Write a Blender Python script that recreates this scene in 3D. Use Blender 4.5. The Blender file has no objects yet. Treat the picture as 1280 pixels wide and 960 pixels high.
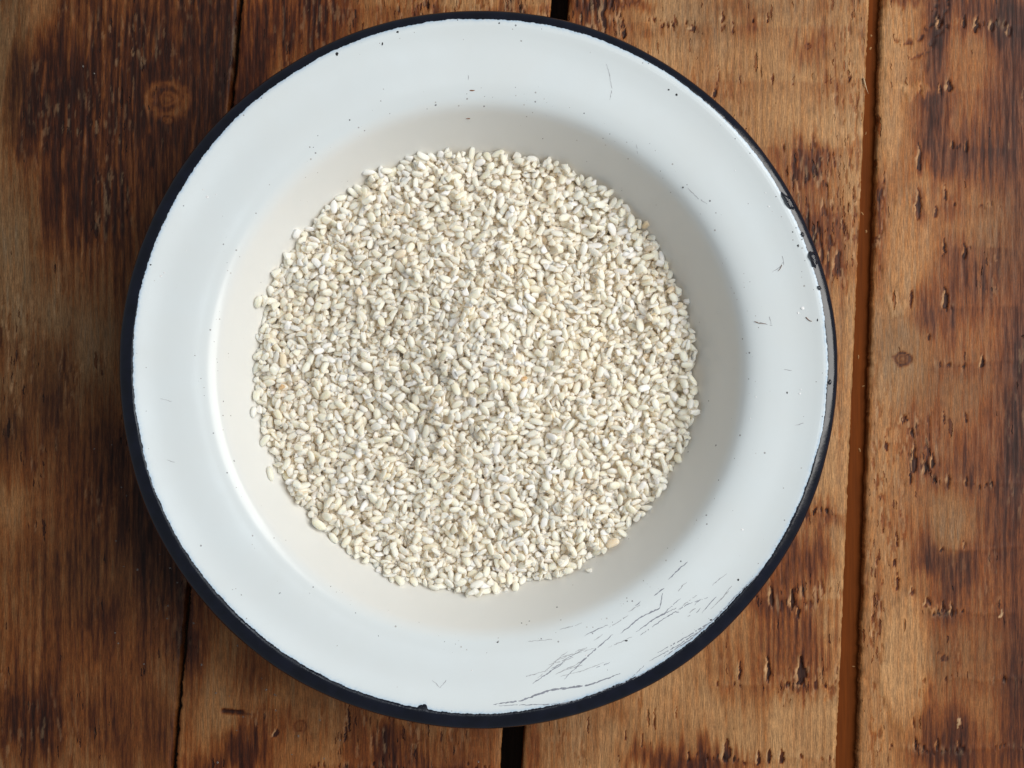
import bpy, math, random
import numpy as np
from mathutils import Matrix, Vector

random.seed(7)
rng = np.random.default_rng(11)
scene = bpy.context.scene
COL = scene.collection

# ------------------------------------------------------------------ camera
F_PX = 1312.0                      # focal length for a 1280 px wide frame
CAM_H = 0.427                      # camera above the table top
MM = 0.001
cam_data = bpy.data.cameras.new('camera')
cam_data.sensor_width = 36.0
cam_data.lens = 36.0 * F_PX / 1280.0
cam_data.clip_start = 0.01
cam_data.clip_end = 50.0
cam = bpy.data.objects.new('camera', cam_data)
cam.location = (0, 0, CAM_H)
COL.objects.link(cam)
scene.camera = cam

# ------------------------------------------------------------------ light: a room with a window to the right
world = bpy.data.worlds.new('World')
scene.world = world
world.use_nodes = True
bg = world.node_tree.nodes['Background']
bg.inputs['Color'].default_value = (0.80, 0.90, 1.0, 1)
bg.inputs['Strength'].default_value = 0.25


def area_lamp(name, zen, azi, dist, sx, sy, power, color, spin=0.0, target=(-0.01, 0.0, 0.02)):
    d = bpy.data.lights.new(name, 'AREA')
    d.shape = 'RECTANGLE'
    d.size, d.size_y = sx, sy
    d.energy = power
    d.color = color
    o = bpy.data.objects.new(name, d)
    z, a = math.radians(zen), math.radians(azi)
    v = Vector((math.sin(z) * math.cos(a), math.sin(z) * math.sin(a), math.cos(z)))
    o.location = Vector(target) + v * dist
    q = v.to_track_quat('Z', 'Y').to_matrix().to_4x4()
    o.matrix_world = Matrix.Translation(o.location) @ q @ Matrix.Rotation(math.radians(spin), 4, 'Z')
    COL.objects.link(o)
    return o


area_lamp('window_light', 43, 15, 1.25, 0.95, 0.85, 17.4, (1.0, 0.975, 0.93))
area_lamp('flange_highlight_lamp', 5, 35, 1.5, 0.20, 0.26, 0.62, (0.86, 0.94, 1.0), spin=17)  # added overhead lamp, aimed to put a highlight on the left flange

scene.view_settings.view_transform = 'Standard'
scene.view_settings.look = 'None'
scene.view_settings.exposure = 0.0
scene.view_settings.gamma = 1.0
scene.view_settings.use_curve_mapping = False
scene.cycles.max_bounces = 10
scene.cycles.diffuse_bounces = 8
scene.cycles.glossy_bounces = 3
scene.cycles.transmission_bounces = 6
scene.cycles.sample_clamp_indirect = 4.0
scene.cycles.use_denoising = True

PXW = CAM_H / F_PX                # metres per photo pixel on the table top


# ------------------------------------------------------------------ helpers
def tag(o, label=None, cat=None, group=None, kind=None):
    if label: o['label'] = label
    if cat: o['category'] = cat
    if group: o['group'] = group
    if kind: o['kind'] = kind
    return o


def empty(name, loc, label, cat, group=None):
    o = bpy.data.objects.new(name, None)
    o.empty_display_size = 0.02
    o.location = loc
    COL.objects.link(o)
    return tag(o, label, cat, group)


def link_mesh(name, me, mat=None, parent=None, loc=None):
    if mat is not None and not me.materials:
        me.materials.append(mat)
    o = bpy.data.objects.new(name, me)
    if loc is not None: o.location = loc
    COL.objects.link(o)
    if parent is not None: o.parent = parent
    return o


def mesh_np(name, verts, quads=None, tris=None, smooth=True):
    me = bpy.data.meshes.new(name)
    verts = np.asarray(verts, dtype=np.float32)
    loops, starts, n = [], [], 0
    if quads is not None and len(quads):
        q = np.asarray(quads, dtype=np.int32)
        loops.append(q.ravel()); starts.append(np.arange(len(q)) * 4); n = len(q) * 4
    if tris is not None and len(tris):
        t = np.asarray(tris, dtype=np.int32)
        loops.append(t.ravel()); starts.append(n + np.arange(len(t)) * 3)
    loops = np.concatenate(loops); starts = np.concatenate(starts).astype(np.int32)
    me.vertices.add(len(verts)); me.vertices.foreach_set('co', verts.ravel())
    me.loops.add(len(loops)); me.loops.foreach_set('vertex_index', loops)
    me.polygons.add(len(starts)); me.polygons.foreach_set('loop_start', starts)
    me.update(calc_edges=True)
    me.polygons.foreach_set('use_smooth', np.full(len(starts), smooth, dtype=bool))
    return me


def attr(me, name, vals):
    a = me.attributes.new(name, 'FLOAT', 'POINT')
    a.data.foreach_set('value', np.asarray(vals, dtype=np.float32).ravel())


def grid_quads(nr, nc, wrap=False):
    i = np.arange(nr - 1)[:, None]
    j = np.arange(nc if wrap else nc - 1)[None, :]
    j2 = (j + 1) % nc
    a = i * nc + j; b = i * nc + j2; c = (i + 1) * nc + j2; d = (i + 1) * nc + j
    return np.stack([a, b, c, d], -1).reshape(-1, 4)


_tab = {}
def vnoise(x, y, seed):
    """smooth value noise in -1..1"""
    if seed not in _tab:
        _tab[seed] = np.random.default_rng(1000 + seed).random((256, 256)).astype(np.float32) * 2 - 1
    T = _tab[seed]
    xi = np.floor(x).astype(np.int64); yi = np.floor(y).astype(np.int64)
    fx = x - xi; fy = y - yi
    fx = fx * fx * (3 - 2 * fx); fy = fy * fy * (3 - 2 * fy)
    x0 = xi & 255; x1 = (xi + 1) & 255; y0 = yi & 255; y1 = (yi + 1) & 255
    a = T[y0, x0] * (1 - fx) + T[y0, x1] * fx
    b = T[y1, x0] * (1 - fx) + T[y1, x1] * fx
    return a * (1 - fy) + b * fy


def fbm(x, y, seed, octv=3, gain=0.5):
    s = 0; a = 1; n = 0
    for k in range(octv):
        s = s + a * vnoise(x * 2 ** k + 13.7 * k, y * 2 ** k + 7.1 * k, seed + k); n += a; a *= gain
    return s / n


def sstep(a, b, x):
    t = np.clip((x - a) / (b - a), 0, 1)
    return t * t * (3 - 2 * t)


# ------------------------------------------------------------------ materials
def new_mat(name):
    m = bpy.data.materials.new(name)
    m.use_nodes = True
    nt = m.node_tree
    return m, nt, nt.nodes['Principled BSDF']


class NB:
    """small node helper"""
    def __init__(s, nt): s.nt = nt
    def n(s, t, **kw):
        x = s.nt.nodes.new(t)
        for k, v in kw.items(): setattr(x, k, v)
        return x
    def l(s, a, b): s.nt.links.new(a, b)
    def put(s, sock, v):
        if isinstance(v, (int, float)): sock.default_value = v
        elif isinstance(v, tuple): sock.default_value = v if len(v) == 4 or len(sock.default_value) == 3 else (*v, 1)
        else: s.l(v, sock)
    def math(s, op, a, b=0.0, c=0.0, clamp=False):
        x = s.n('ShaderNodeMath', operation=op); x.use_clamp = clamp
        s.put(x.inputs[0], a); s.put(x.inputs[1], b)
        if len(x.inputs) > 2: s.put(x.inputs[2], c)
        return x.outputs[0]
    def mix(s, f, a, b, mode='MIX'):
        x = s.n('ShaderNodeMix', data_type='RGBA', blend_type=mode)
        s.put(x.inputs[0], f); s.put(x.inputs[6], a); s.put(x.inputs[7], b)
        return x.outputs[2]
    def attr(s, name):
        x = s.n('ShaderNodeAttribute'); x.attribute_name = name
        return x.outputs['Fac']
    def noise(s, scale, vec=None, detail=3.0, rough=0.55):
        x = s.n('ShaderNodeTexNoise')
        x.inputs['Scale'].default_value = scale; x.inputs['Detail'].default_value = detail
        x.inputs['Roughness'].default_value = rough
        if vec is not None: s.l(vec, x.inputs['Vector'])
        return x.outputs['Fac']
    def mapping(s, vec, scale=(1, 1, 1), loc=(0, 0, 0)):
        x = s.n('ShaderNodeMapping')
        x.inputs['Scale'].default_value = scale; x.inputs['Location'].default_value = loc
        s.l(vec, x.inputs['Vector']); return x.outputs[0]
    def rng(s, v, a, b, c=0.0, d=1.0):
        x = s.n('ShaderNodeMapRange'); s.put(x.inputs[0], v)
        for i, q in enumerate((a, b, c, d)): x.inputs[i + 1].default_value = q
        return x.outputs[0]
    def bump(s, h, strength, dist, normal=None):
        x = s.n('ShaderNodeBump'); x.inputs['Strength'].default_value = strength
        x.inputs['Distance'].default_value = dist; s.l(h, x.inputs['Height'])
        if normal is not None: s.l(normal, x.inputs['Normal'])
        return x.outputs[0]


def wood_material():
    m, nt, p = new_mat('scorched_pine')
    b = NB(nt)
    tc = b.n('ShaderNodeTexCoord').outputs['Object']
    fine = b.noise(1.0, b.mapping(tc, (2600, 220, 400)), 3, 0.6)
    mid = b.noise(1.0, b.mapping(tc, (900, 60, 200), (3, 5, 1)), 3, 0.6)
    burn_shade, ring, grey, fl = b.attr('burn_shade'), b.attr('ring'), b.attr('grey'), b.attr('lit_flake')
    tone = b.attr('tone')
    base = b.mix(b.rng(tone, -1, 1), (0.30, 0.135, 0.044, 1), (0.51, 0.285, 0.125, 1))
    base = b.mix(b.math('MULTIPLY', ring, 0.52), base, (0.235, 0.096, 0.032, 1))
    base = b.mix(grey, base, (0.235, 0.165, 0.098, 1))
    spk = b.noise(1.0, b.mapping(tc, (3200, 1100, 800), (9, 2, 4)), 2, 0.7)
    fmul = b.math('MULTIPLY', b.rng(fine, 0.36, 0.64, 0.66, 1.26), b.rng(mid, 0.34, 0.66, 0.78, 1.18))
    fmul = b.math('MULTIPLY', fmul, b.rng(spk, 0.36, 0.64, 0.84, 1.14))
    torn = b.attr('torn')
    wob = b.n('ShaderNodeTexNoise'); wob.inputs['Scale'].default_value = 500; b.l(tc, wob.inputs['Vector'])
    wv = b.n('ShaderNodeVectorMath', operation='MULTIPLY_ADD'); b.l(wob.outputs['Color'], wv.inputs[0]); wv.inputs[1].default_value = (0.0016, 0.004, 0); b.l(tc, wv.inputs[2])
    def flecks(sx, sy, loc, lim):
        v = b.n('ShaderNodeTexVoronoi'); v.inputs['Scale'].default_value = 1.0
        b.l(b.mapping(wv.outputs[0], (sx, sy, 1), loc), v.inputs['Vector'])
        cs = b.n('ShaderNodeSeparateColor'); b.l(v.outputs['Color'], cs.inputs[0])
        gate = b.math('LESS_THAN', cs.outputs[0], b.math('ADD', b.math('MULTIPLY', torn, lim), 0.012))
        rad = b.math('ADD', b.math('MULTIPLY', cs.outputs[1], 0.28), 0.12)
        x = b.math('SUBTRACT', rad, v.outputs['Distance'])
        return b.math('MULTIPLY', gate, b.rng(x, 0.0, 0.09))
    f1 = flecks(1000, 150, (0, 0, 0), 0.55)
    f2 = flecks(480, 75, (7, 3, 0), 0.30)
    fk = b.math('MAXIMUM', f1, f2)
    bb = b.math('ADD', burn_shade, b.math('MULTIPLY', b.math('SUBTRACT', mid, 0.5), b.math('ADD', b.math('MULTIPLY', burn_shade, 1.3), 0.22)), clamp=True)
    bb = b.math('ADD', bb, b.math('MULTIPLY', fk, 0.34), clamp=True)
    scorch = b.n('ShaderNodeValToRGB')
    cr = scorch.color_ramp
    cr.elements[0].position = 0.0; cr.elements[0].color = (1, 1, 1, 1)
    cr.elements[1].position = 1.0; cr.elements[1].color = (0.056, 0.019, 0.010, 1)
    e = cr.elements.new(0.25); e.color = (0.74, 0.56, 0.40, 1)
    e = cr.elements.new(0.5); e.color = (0.47, 0.245, 0.105, 1)
    e = cr.elements.new(0.75); e.color = (0.180, 0.072, 0.030, 1)
    b.l(bb, scorch.inputs[0])
    c = b.mix(1.0, base, scorch.outputs[0], 'MULTIPLY')
    c = b.mix(fl, c, (0.54, 0.34, 0.18, 1))
    mul = b.n('ShaderNodeVectorMath', operation='SCALE'); b.l(c, mul.inputs[0]); b.l(fmul, mul.inputs['Scale'])
    b.l(mul.outputs[0], p.inputs['Base Color'])
    b.l(b.rng(mid, 0.3, 0.7, 0.5, 0.7), p.inputs['Roughness'])
    p.inputs['Specular IOR Level'].default_value = 0.26
    hh = b.math('ADD', b.math('MULTIPLY', fine, 0.5), mid)
    n1 = b.bump(hh, 0.5, 0.0003)
    inv = b.math('SUBTRACT', 1.0, fk)
    b.l(b.bump(inv, 0.9, 0.0006, n1), p.inputs['Normal'])
    return m


def plain_wood(name, col, rough=0.5):
    m, nt, p = new_mat(name); b = NB(nt)
    tc = b.n('ShaderNodeTexCoord').outputs['Object']
    f = b.noise(1.0, b.mapping(tc, (700, 30, 300)), 4, 0.6)
    b.l(b.mix(b.rng(f, 0.3, 0.7), tuple(0.75 * x for x in col) + (1,), tuple(1.2 * x for x in col) + (1,)), p.inputs['Base Color'])
    p.inputs['Roughness'].default_value = rough
    p.inputs['Specular IOR Level'].default_value = 0.12
    b.l(b.bump(f, 0.3, 0.0003), p.inputs['Normal'])
    return m


def enamel_material():
    m, nt, p = new_mat('white_enamel'); b = NB(nt)
    tc = b.n('ShaderNodeTexCoord').outputs['Object']
    sep = b.n('ShaderNodeSeparateXYZ'); b.l(tc, sep.inputs[0])
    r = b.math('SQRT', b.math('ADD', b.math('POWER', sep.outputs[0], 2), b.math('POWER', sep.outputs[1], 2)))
    well = b.rng(r, 0.1005, 0.0960)                       # 1 inside the well: cream light bounced off the rice painted in, with slight staining
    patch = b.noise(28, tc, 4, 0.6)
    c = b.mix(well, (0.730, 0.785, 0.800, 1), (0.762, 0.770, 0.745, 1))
    c = b.mix(b.rng(patch, 0.35, 0.75, 0.0, 0.35), c, (0.70, 0.71, 0.685, 1))
    # glaze bleeding blue beside the painted edge
    eb = b.attr('edge_blue')
    c = b.mix(b.math('MULTIPLY', eb, b.rng(b.noise(900, tc, 2), 0.25, 0.75, 0.3, 1.0)), c, (0.30, 0.47, 0.66, 1))
    # pin-prick specks, dense where the flange turns into the well and beside the rim
    vo = b.n('ShaderNodeTexVoronoi'); vo.inputs['Scale'].default_value = 950; b.l(tc, vo.inputs['Vector'])
    cell = b.n('ShaderNodeSeparateColor'); b.l(vo.outputs['Color'], cell.inputs[0])
    dens = b.attr('speck')
    clump = b.rng(b.noise(70, tc, 3), 0.42, 0.62, 0.15, 1.0)
    gate = b.math('LESS_THAN', cell.outputs[0], b.math('MULTIPLY', dens, clump))
    size = b.math('MULTIPLY', b.math('POWER', cell.outputs[1], 3.0), 0.30)
    dot = b.math('LESS_THAN', vo.outputs['Distance'], b.math('ADD', size, 0.07))
    sp = b.math('MULTIPLY', b.math('MULTIPLY', gate, dot), b.rng(cell.outputs[2], 0, 1, 0.3, 0.85))
    c = b.mix(sp, c, b.mix(cell.outputs[2], (0.20, 0.11, 0.06, 1), (0.07, 0.08, 0.10, 1)))
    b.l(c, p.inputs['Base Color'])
    b.l(b.rng(patch, 0.3, 0.7, 0.15, 0.24), p.inputs['Roughness'])
    b.l(b.bump(b.noise(140, tc, 1), 0.03, 0.0006, b.bump(b.noise(24, tc, 0.5), 0.16, 0.0022)), p.inputs['Normal'])
    p.inputs['IOR'].default_value = 1.42
    return m


def navy_material():
    m, nt, p = new_mat('navy_enamel'); b = NB(nt)
    tc = b.n('ShaderNodeTexCoord').outputs['Object']
    f = b.noise(160, tc, 4)
    b.l(b.mix(b.rng(f, 0.35, 0.7), (0.0015, 0.0020, 0.0065, 1), (0.004, 0.005, 0.014, 1)), p.inputs['Base Color'])
    b.l(b.rng(b.noise(90, tc, 3), 0.3, 0.7, 0.10, 0.28), p.inputs['Roughness'])
    b.l(b.bump(b.noise(420, tc, 2), 0.10, 0.0005), p.inputs['Normal'])
    return m


def rice_material():
    m, nt, p = new_mat('milled_rice'); b = NB(nt)
    tint, chalk, husk = b.attr('tint'), b.attr('chalk'), b.attr('husk')
    tc = b.n('ShaderNodeTexCoord').outputs['Object']
    n = b.noise(650, tc, 2)
    c = b.mix(tint, (0.985, 0.835, 0.625, 1), (0.989, 0.898, 0.742, 1))
    c = b.mix(b.rng(n, 0.40, 0.70, 0, 0.35), c, (0.98, 0.915, 0.81, 1))
    c = b.mix(chalk, c, (0.97, 0.94, 0.87, 1))
    c = b.mix(husk, c, (0.62, 0.36, 0.16, 1))
    b.l(c, p.inputs['Base Color'])
    p.inputs['Roughness'].default_value = 0.42
    p.inputs['Specular IOR Level'].default_value = 0.45
    b.l(b.bump(n, 0.25, 0.0004), p.inputs['Normal'])
    b.l(b.rng(chalk, 0, 1, 1.0, 0.6), p.inputs['Subsurface Weight'])
    p.inputs['IOR'].default_value = 1.36
    p.inputs['Subsurface Radius'].default_value = (1.0, 0.92, 0.80)
    p.inputs['Subsurface Scale'].default_value = 0.0023
    return m


def simple(name, col, rough=0.5, **kw):
    m, nt, p = new_mat(name); b = NB(nt)
    tc = b.n('ShaderNodeTexCoord').outputs['Object']
    f = b.noise(1500, tc, 3)
    b.l(b.mix(b.rng(f, 0.3, 0.7), tuple(0.7 * x for x in col) + (1,), tuple(1.2 * x for x in col) + (1,)), p.inputs['Base Color'])
    p.inputs['Roughness'].default_value = rough
    for k, v in kw.items(): p.inputs[k].default_value = v
    return m


def water_material(name, col, alpha):
    m, nt, p = new_mat(name)
    p.inputs['Base Color'].default_value = (*col, 1)
    p.inputs['Roughness'].default_value = 0.03
    p.inputs['IOR'].default_value = 1.4
    p.inputs['Alpha'].default_value = alpha
    return m


M_WOOD = wood_material()
M_TONGUE = plain_wood('varnished_tongue', (0.125, 0.029, 0.003), 0.8)
M_UNDER = plain_wood('dark_underboard', (0.03, 0.018, 0.012), 0.8)
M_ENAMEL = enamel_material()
M_NAVY = navy_material()
M_RICE = rice_material()
M_WATER = water_material('water_on_navy', (0.004, 0.006, 0.014), 0.75)
M_BEAD = water_material('water_on_wood', (0.25, 0.22, 0.2), 0.45)
M_STEEL = simple('bare_steel_chip', (0.012, 0.011, 0.013), 0.4)
M_HUSK = simple('husk_brown', (0.22, 0.09, 0.035), 0.6)
M_CRUMB = simple('wood_crumb', (0.34, 0.17, 0.06), 0.7)
M_STARCH = simple('starch_white', (0.9, 0.9, 0.9), 0.5)

# ------------------------------------------------------------------ the planks
# Everything below is laid out on the table top in units of u = 1/1280 of the table width in view.
def edgeA(y): return 297 - 84 * y / 960
def edgeB0(y): return 303 - 84 * y / 960
def edgeB(y): return 689 - 64 * y / 960
def edgeC0(y): return 712 - 59 * y / 960
def edgeC(y): return 1087 - 42 * y / 960
def edgeD0(y): return 1102 - 30 * y / 960

KNOTS = [  # x, y, influence radius x / y, push
    (208, 125, 34, 70, 16), (60, 150, 60, 120, 14), (350, 905, 45, 40, 12), (1128, 449, 24, 45, 9),
    (1130, -6, 48, 95, 26), (1181, 822, 16, 38, 6), (1172, 822, 10, 20, 3), (845, 958, 60, 90, 20),
    (860, 40, 50, 110, 12), (1152, 570, 40, 50, 8),
]
# scorch patches: x, y, half width, half height, strength, how much the growth rings break them
BURN = [
    (62, 118, 42, 62, .95, .2), (190, 70, 100, 110, .93, .55), (150, 200, 120, 110, .85, .7), (95, 240, 35, 60, .9, .5),
    (235, 230, 60, 150, .55, .8), (110, 40, 30, 60, .5, .5), (255, 60, 30, 120, .8, .6), (140, 330, 100, 60, .35, .8),
    (100, 560, 80, 60, .45, .6), (160, 640, 90, 120, .66, .5), (215, 620, 45, 170, .72, .3), (70, 690, 60, 50, .35, .6), (35, 780, 60, 90, .45, .7),
    (28, 900, 40, 50, .85, .4), (125, 900, 60, 60, .62, .6), (160, 800, 70, 50, .45, .5), (55, 470, 26, 50, .4, .3), (8, 430, 14, 40, .35, .3), (12, 560, 22, 40, .4, .5),
    (190, 930, 40, 60, .4, .6),
    (340, 30, 52, 60, .88, .35), (400, 20, 40, 60, .55, .6), (480, 20, 14, 30, .3, .6), (310, 120, 20, 60, .9, .1), (640, 10, 20, 10, .45, .5),
    (300, 945, 42, 26, .72, .3), (262, 960, 30, 14, .5, .3), (315, 830, 30, 30, .4, .5), (350, 903, 34, 20, .35, .2), (520, 950, 46, 34, .68, .7), (445, 930, 22, 60, .3, .7),
    (482, 940, 14, 30, .55, .4), (590, 930, 26, 40, .3, .4), (240, 800, 20, 60, .25, .3),
    (750, 30, 44, 55, .52, .65), (735, 4, 24, 12, .9, .2), (790, 4, 30, 8, .7, .2), (925, 16, 34, 13, .42, .6), (1013, 60, 25, 22, .55, .6), (1010, 208, 32, 26, .72, .4),
    (1000, 300, 46, 44, .62, .7), (985, 255, 30, 60, .35, .8), (1045, 300, 36, 60, .42, .8), (905, 120, 40, 20, .15, .8), (1040, 110, 20, 30, .2, .8), (1012, 5, 30, 12, .25, .8),
    (1010, 640, 46, 14, .45, .9), (1000, 700, 34, 36, .85, .3), (985, 790, 40, 50, .82, .7), (1020, 830, 30, 40, .6, .7), (930, 850, 44, 40, .4, .8), (840, 952, 56, 24, .8, .4),
    (905, 955, 40, 14, .55, .7), (960, 740, 22, 30, .7, .3), (900, 790, 30, 50, .3, .8), (665, 930, 10, 60, .65, .3), (690, 940, 16, 50, .25, .6), (770, 885, 14, 14, .28, .2), (1048, 430, 10, 160, .15, .5),
    (1132, 0, 24, 8, .75, .1), (1172, 14, 14, 40, .85, .1), (1195, 10, 18, 22, .88, .2), (1235, 20, 44, 26, .8, .5), (1275, 30, 34, 50, 1.0, .1), (1268, 130, 22, 80, .5, .5), (1170, 60, 16, 30, .7, .2),
    (1168, 150, 22, 62, .88, .15), (1172, 205, 14, 34, .7, .1), (1200, 195, 12, 30, .7, .2), (1232, 205, 34, 42, .78, .75), (1250, 170, 28, 50, .5, .7), (1148, 262, 8, 18, .75, .1), (1150, 205, 5, 20, .55, .1),
    (1185, 262, 10, 14, .45, .1), (1207, 352, 34, 44, .86, .75), (1245, 340, 22, 30, .4, .8), (1158, 392, 15, 16, .85, .1), (1163, 412, 7, 18, .5, .1), (1160, 368, 16, 12, .35, .1), (1186, 400, 8, 30, .55, .4), (1218, 440, 40, 30, .3, .9),
    (1272, 470, 22, 90, .75, .5), (1278, 560, 24, 60, .85, .4), (1235, 580, 50, 34, .5, .85), (1150, 556, 24, 46, .38, .5), (1180, 590, 40, 20, .45, .6), (1125, 640, 20, 26, .3, .5), (1258, 660, 34, 60, .5, .8),
    (1150, 672, 24, 20, .25, .3), (1160, 705, 18, 22, .92, .1), (1187, 722, 12, 30, .8, .3), (1208, 712, 12, 30, .7, .3), (1196, 750, 30, 26, .5, .8), (1240, 770, 44, 80, .35, .8), (1273, 880, 24, 90, .7, .5), (1125, 895, 16, 20, .32, .1),
    (1170, 935, 26, 40, .82, .4), (1195, 925, 16, 40, .75, .3), (1160, 890, 10, 36, .6, .3), (1225, 945, 34, 30, .5, .7), (1100, 300, 7, 60, .75, .5), (1098, 760, 6, 40, .4, .5),
]
# torn, fuzzy grain: x, y, half width, half height, strength
TORN = [
    (1035, 270, 60, 95, 1.0), (1060, 120, 30, 130, .7), (745, 28, 50, 50, 1.0), (590, 18, 120, 40, .9), (1098, 250, 9, 90, 1.0),
    (1096, 740, 12, 260, 1.0), (1150, 560, 30, 46, .9), (1105, 560, 18, 80, .6), (1020, 745, 70, 18, .9), (1030, 855, 60, 22, .8),
    (500, 900, 90, 60, .55), (400, 30, 60, 40, .4), (700, 900, 40, 60, .3), (840, 55, 40, 40, .35), (1010, 640, 60, 12, .7), (1118, 640, 18, 60, .6),
    (150, 70, 40, 60, .5), (100, 150, 60, 40, .4), (10, 440, 40, 80, .5), (60, 920, 60, 50, .3), (870, 130, 50, 90, .35), (1130, 70, 30, 40, .3),
]
# planer chatter lines running across a board: plank, x0, x1, y
CHATTER = [
    (2, 720, 960, 26), (2, 800, 1086, 33), (2, 880, 1080, 100), (2, 870, 1085, 184), (2, 1000, 1080, 268), (2, 985, 1080, 330), (2, 990, 1064, 640), (2, 940, 1058, 747),
    (2, 890, 1056, 856), (2, 850, 1050, 948), (3, 1170, 1280, 30), (3, 1150, 1240, 110), (3, 1190, 1270, 183), (3, 1180, 1280, 256), (3, 1178, 1270, 310), (3, 1178, 1280, 384), (3, 1165, 1280, 452),
    (3, 1165, 1280, 605), (3, 1180, 1280, 685), (3, 1150, 1270, 765), (3, 1180, 1280, 848), (3, 1120, 1280, 936), (1, 420, 690, 8), (1, 430, 690, 44), (1, 380, 620, 958),
]
# single gouges: x, y, half width, half height, depth mm
GOUGE = [
    (1001, 838, 8, 18, 1.3), (960, 835, 4, 16, 1.1), (964, 745, 4, 11, .9), (990, 748, 4, 12, .9), (998, 765, 2.5, 7, .8), (977, 946, 5, 9, 1.0), (962, 944, 4, 9, .9), (948, 946, 4, 9, .8), (908, 938, 8, 14, .8),
    (924, 838, 2.5, 12, .7), (1174, 28, 4, 8, 1.1), (1206, 28, 3, 7, .9), (1221, 30, 4.5, 9, 1.0), (1240, 32, 3.5, 7, .8), (1262, 38, 4, 6, .7), (1186, 107, 5, 8, 1.0), (1150, 112, 2, 5, .7), (1175, 112, 2.5, 6, .7),
    (1191, 180, 2, 6, .8), (1208, 182, 3, 7, .8), (1148, 253, 5, 20, .8), (1149, 196, 4, 16, .6), (1182, 240, 2, 8, .6), (1180, 308, 2.4, 11, .9), (1206, 314, 3, 8, .9), (1182, 372, 4.5, 13, 1.1), (1170, 265, 3, 7, .5),
    (1138, 372, 3, 12, .8), (1161, 420, 2.5, 4, .7), (1228, 451, 3.2, 8, .9), (1130, 524, 7, 4, .9), (1108, 556, 5, 8, .8), (1140, 540, 3, 6, .8), (1207, 521, 3, 5, .7), (1180, 520, 1.5, 9, .5), (1143, 572, 4, 18, .9), (1138, 590, 2.5, 14, .7),
    (1166, 575, 4, 8, .8), (1158, 585, 5, 6, .8), (1185, 600, 3.5, 8, .7), (1208, 602, 2.5, 5, .7), (1121, 675, 2.5, 9, 1.0), (1177, 684, 2, 4, .7), (1205, 680, 2, 5, .6), (1122, 728, 3, 9, .9), (1140, 738, 4, 4, .6), (1159, 752, 5, 6, .7), (1178, 758, 2, 8, .9),
    (1190, 762, 3.5, 9, .9), (1251, 768, 2.5, 5, -.3), (1155, 848, 2.5, 4, .9), (1149, 866, 1.6, 6, .7), (1142, 902, 1.6, 8, .7), (1144, 928, 2.5, 7, 1.1), (1172, 930, 2.4, 7, .8), (1199, 931, 3, 5, .7), (1114, 934, 2.4, 3, .7),
    (1197, 902, 4, 5, -.5), (842, 28, 2.2, 9, .7), (903, 22, 3.4, 8, .8), (960, 24, 1.8, 7, .7), (917, 35, 1.6, 6, .5), (866, 36, 9, 3, .35), (780, 38, 3, 9, .7), (898, 92, 1.6, 10, .6), (965, 100, 2, 7, .7), (992, 102, 1.4, 6, .6), (893, 116, 3, 5, .6),
    (925, 100, 1.2, 6, .5), (1062, 100, 1.5, 5, .5), (436, 895, 2.4, 18, .9), (432, 915, 2, 12, .8), (345, 915, 6, 4, .4), (1118, 700, 2, 6, .6), (735, 905, 1.5, 12, .5), (818, 898, 1.4, 11, .9), (845, 890, 1.2, 8, .7), (803, 925, 1.2, 9, .7),
    (860, 944, 2, 8, .8), (782, 915, 1.2, 10, .6), (773, 950, 1.2, 8, .6),
]
LIGHT = [  # bare pale wood where a flake came away: x, y, half width, half height, strength
    (1132, 830, 30, 82, .75), (1120, 380, 14, 8, .6), (1128, 310, 34, 60, .45), (1115, 55, 14, 60, .45), (1142, 110, 24, 10, .5), (1190, 640, 26, 50, .3), (1020, 560, 36, 70, .35), (870, 60, 44, 50, .2), (1030, 160, 50, 20, .3),
    (1120, 470, 34, 30, .25), (1060, 830, 14, 30, .35), (830, 880, 60, 30, .25), (700, 880, 40, 30, .15), (1214, 270, 50, 20, .2), (560, 930, 40, 26, .25), (1155, 240, 30, 20, .25), (1165, 760, 10, 5, .5), (1112, 150, 14, 60, .35),
]
GREY = [(10, 60, 26, 120, .8), (15, 330, 36, 120, .75), (60, 440, 60, 110, .55), (8, 520, 34, 50, .6), (270, 860, 70, 70, .4), (420, 880, 60, 50, .35), (1120, 440, 34, 50, .6), (1150, 480, 40, 40, .45), (1185, 660, 26, 60, .45),
        (1255, 290, 40, 60, .5), (1180, 830, 20, 30, .5), (870, 30, 40, 40, .4), (950, 5, 80, 20, .25), (560, 900, 60, 60, .35), (1200, 640, 40, 40, .3), (700, 905, 60, 60, .3), (120, 720, 90, 60, .35), (1190, 490, 60, 40, .35), (1230, 820, 50, 60, .3)]
MARKS = []


def blob(x, y, bx, by, rx, ry, soft=0.45):
    d = np.sqrt(((x - bx) / rx) ** 2 + ((y - by) / ry) ** 2)
    return 1 - sstep(1 - soft, 1 + soft, d)


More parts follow.
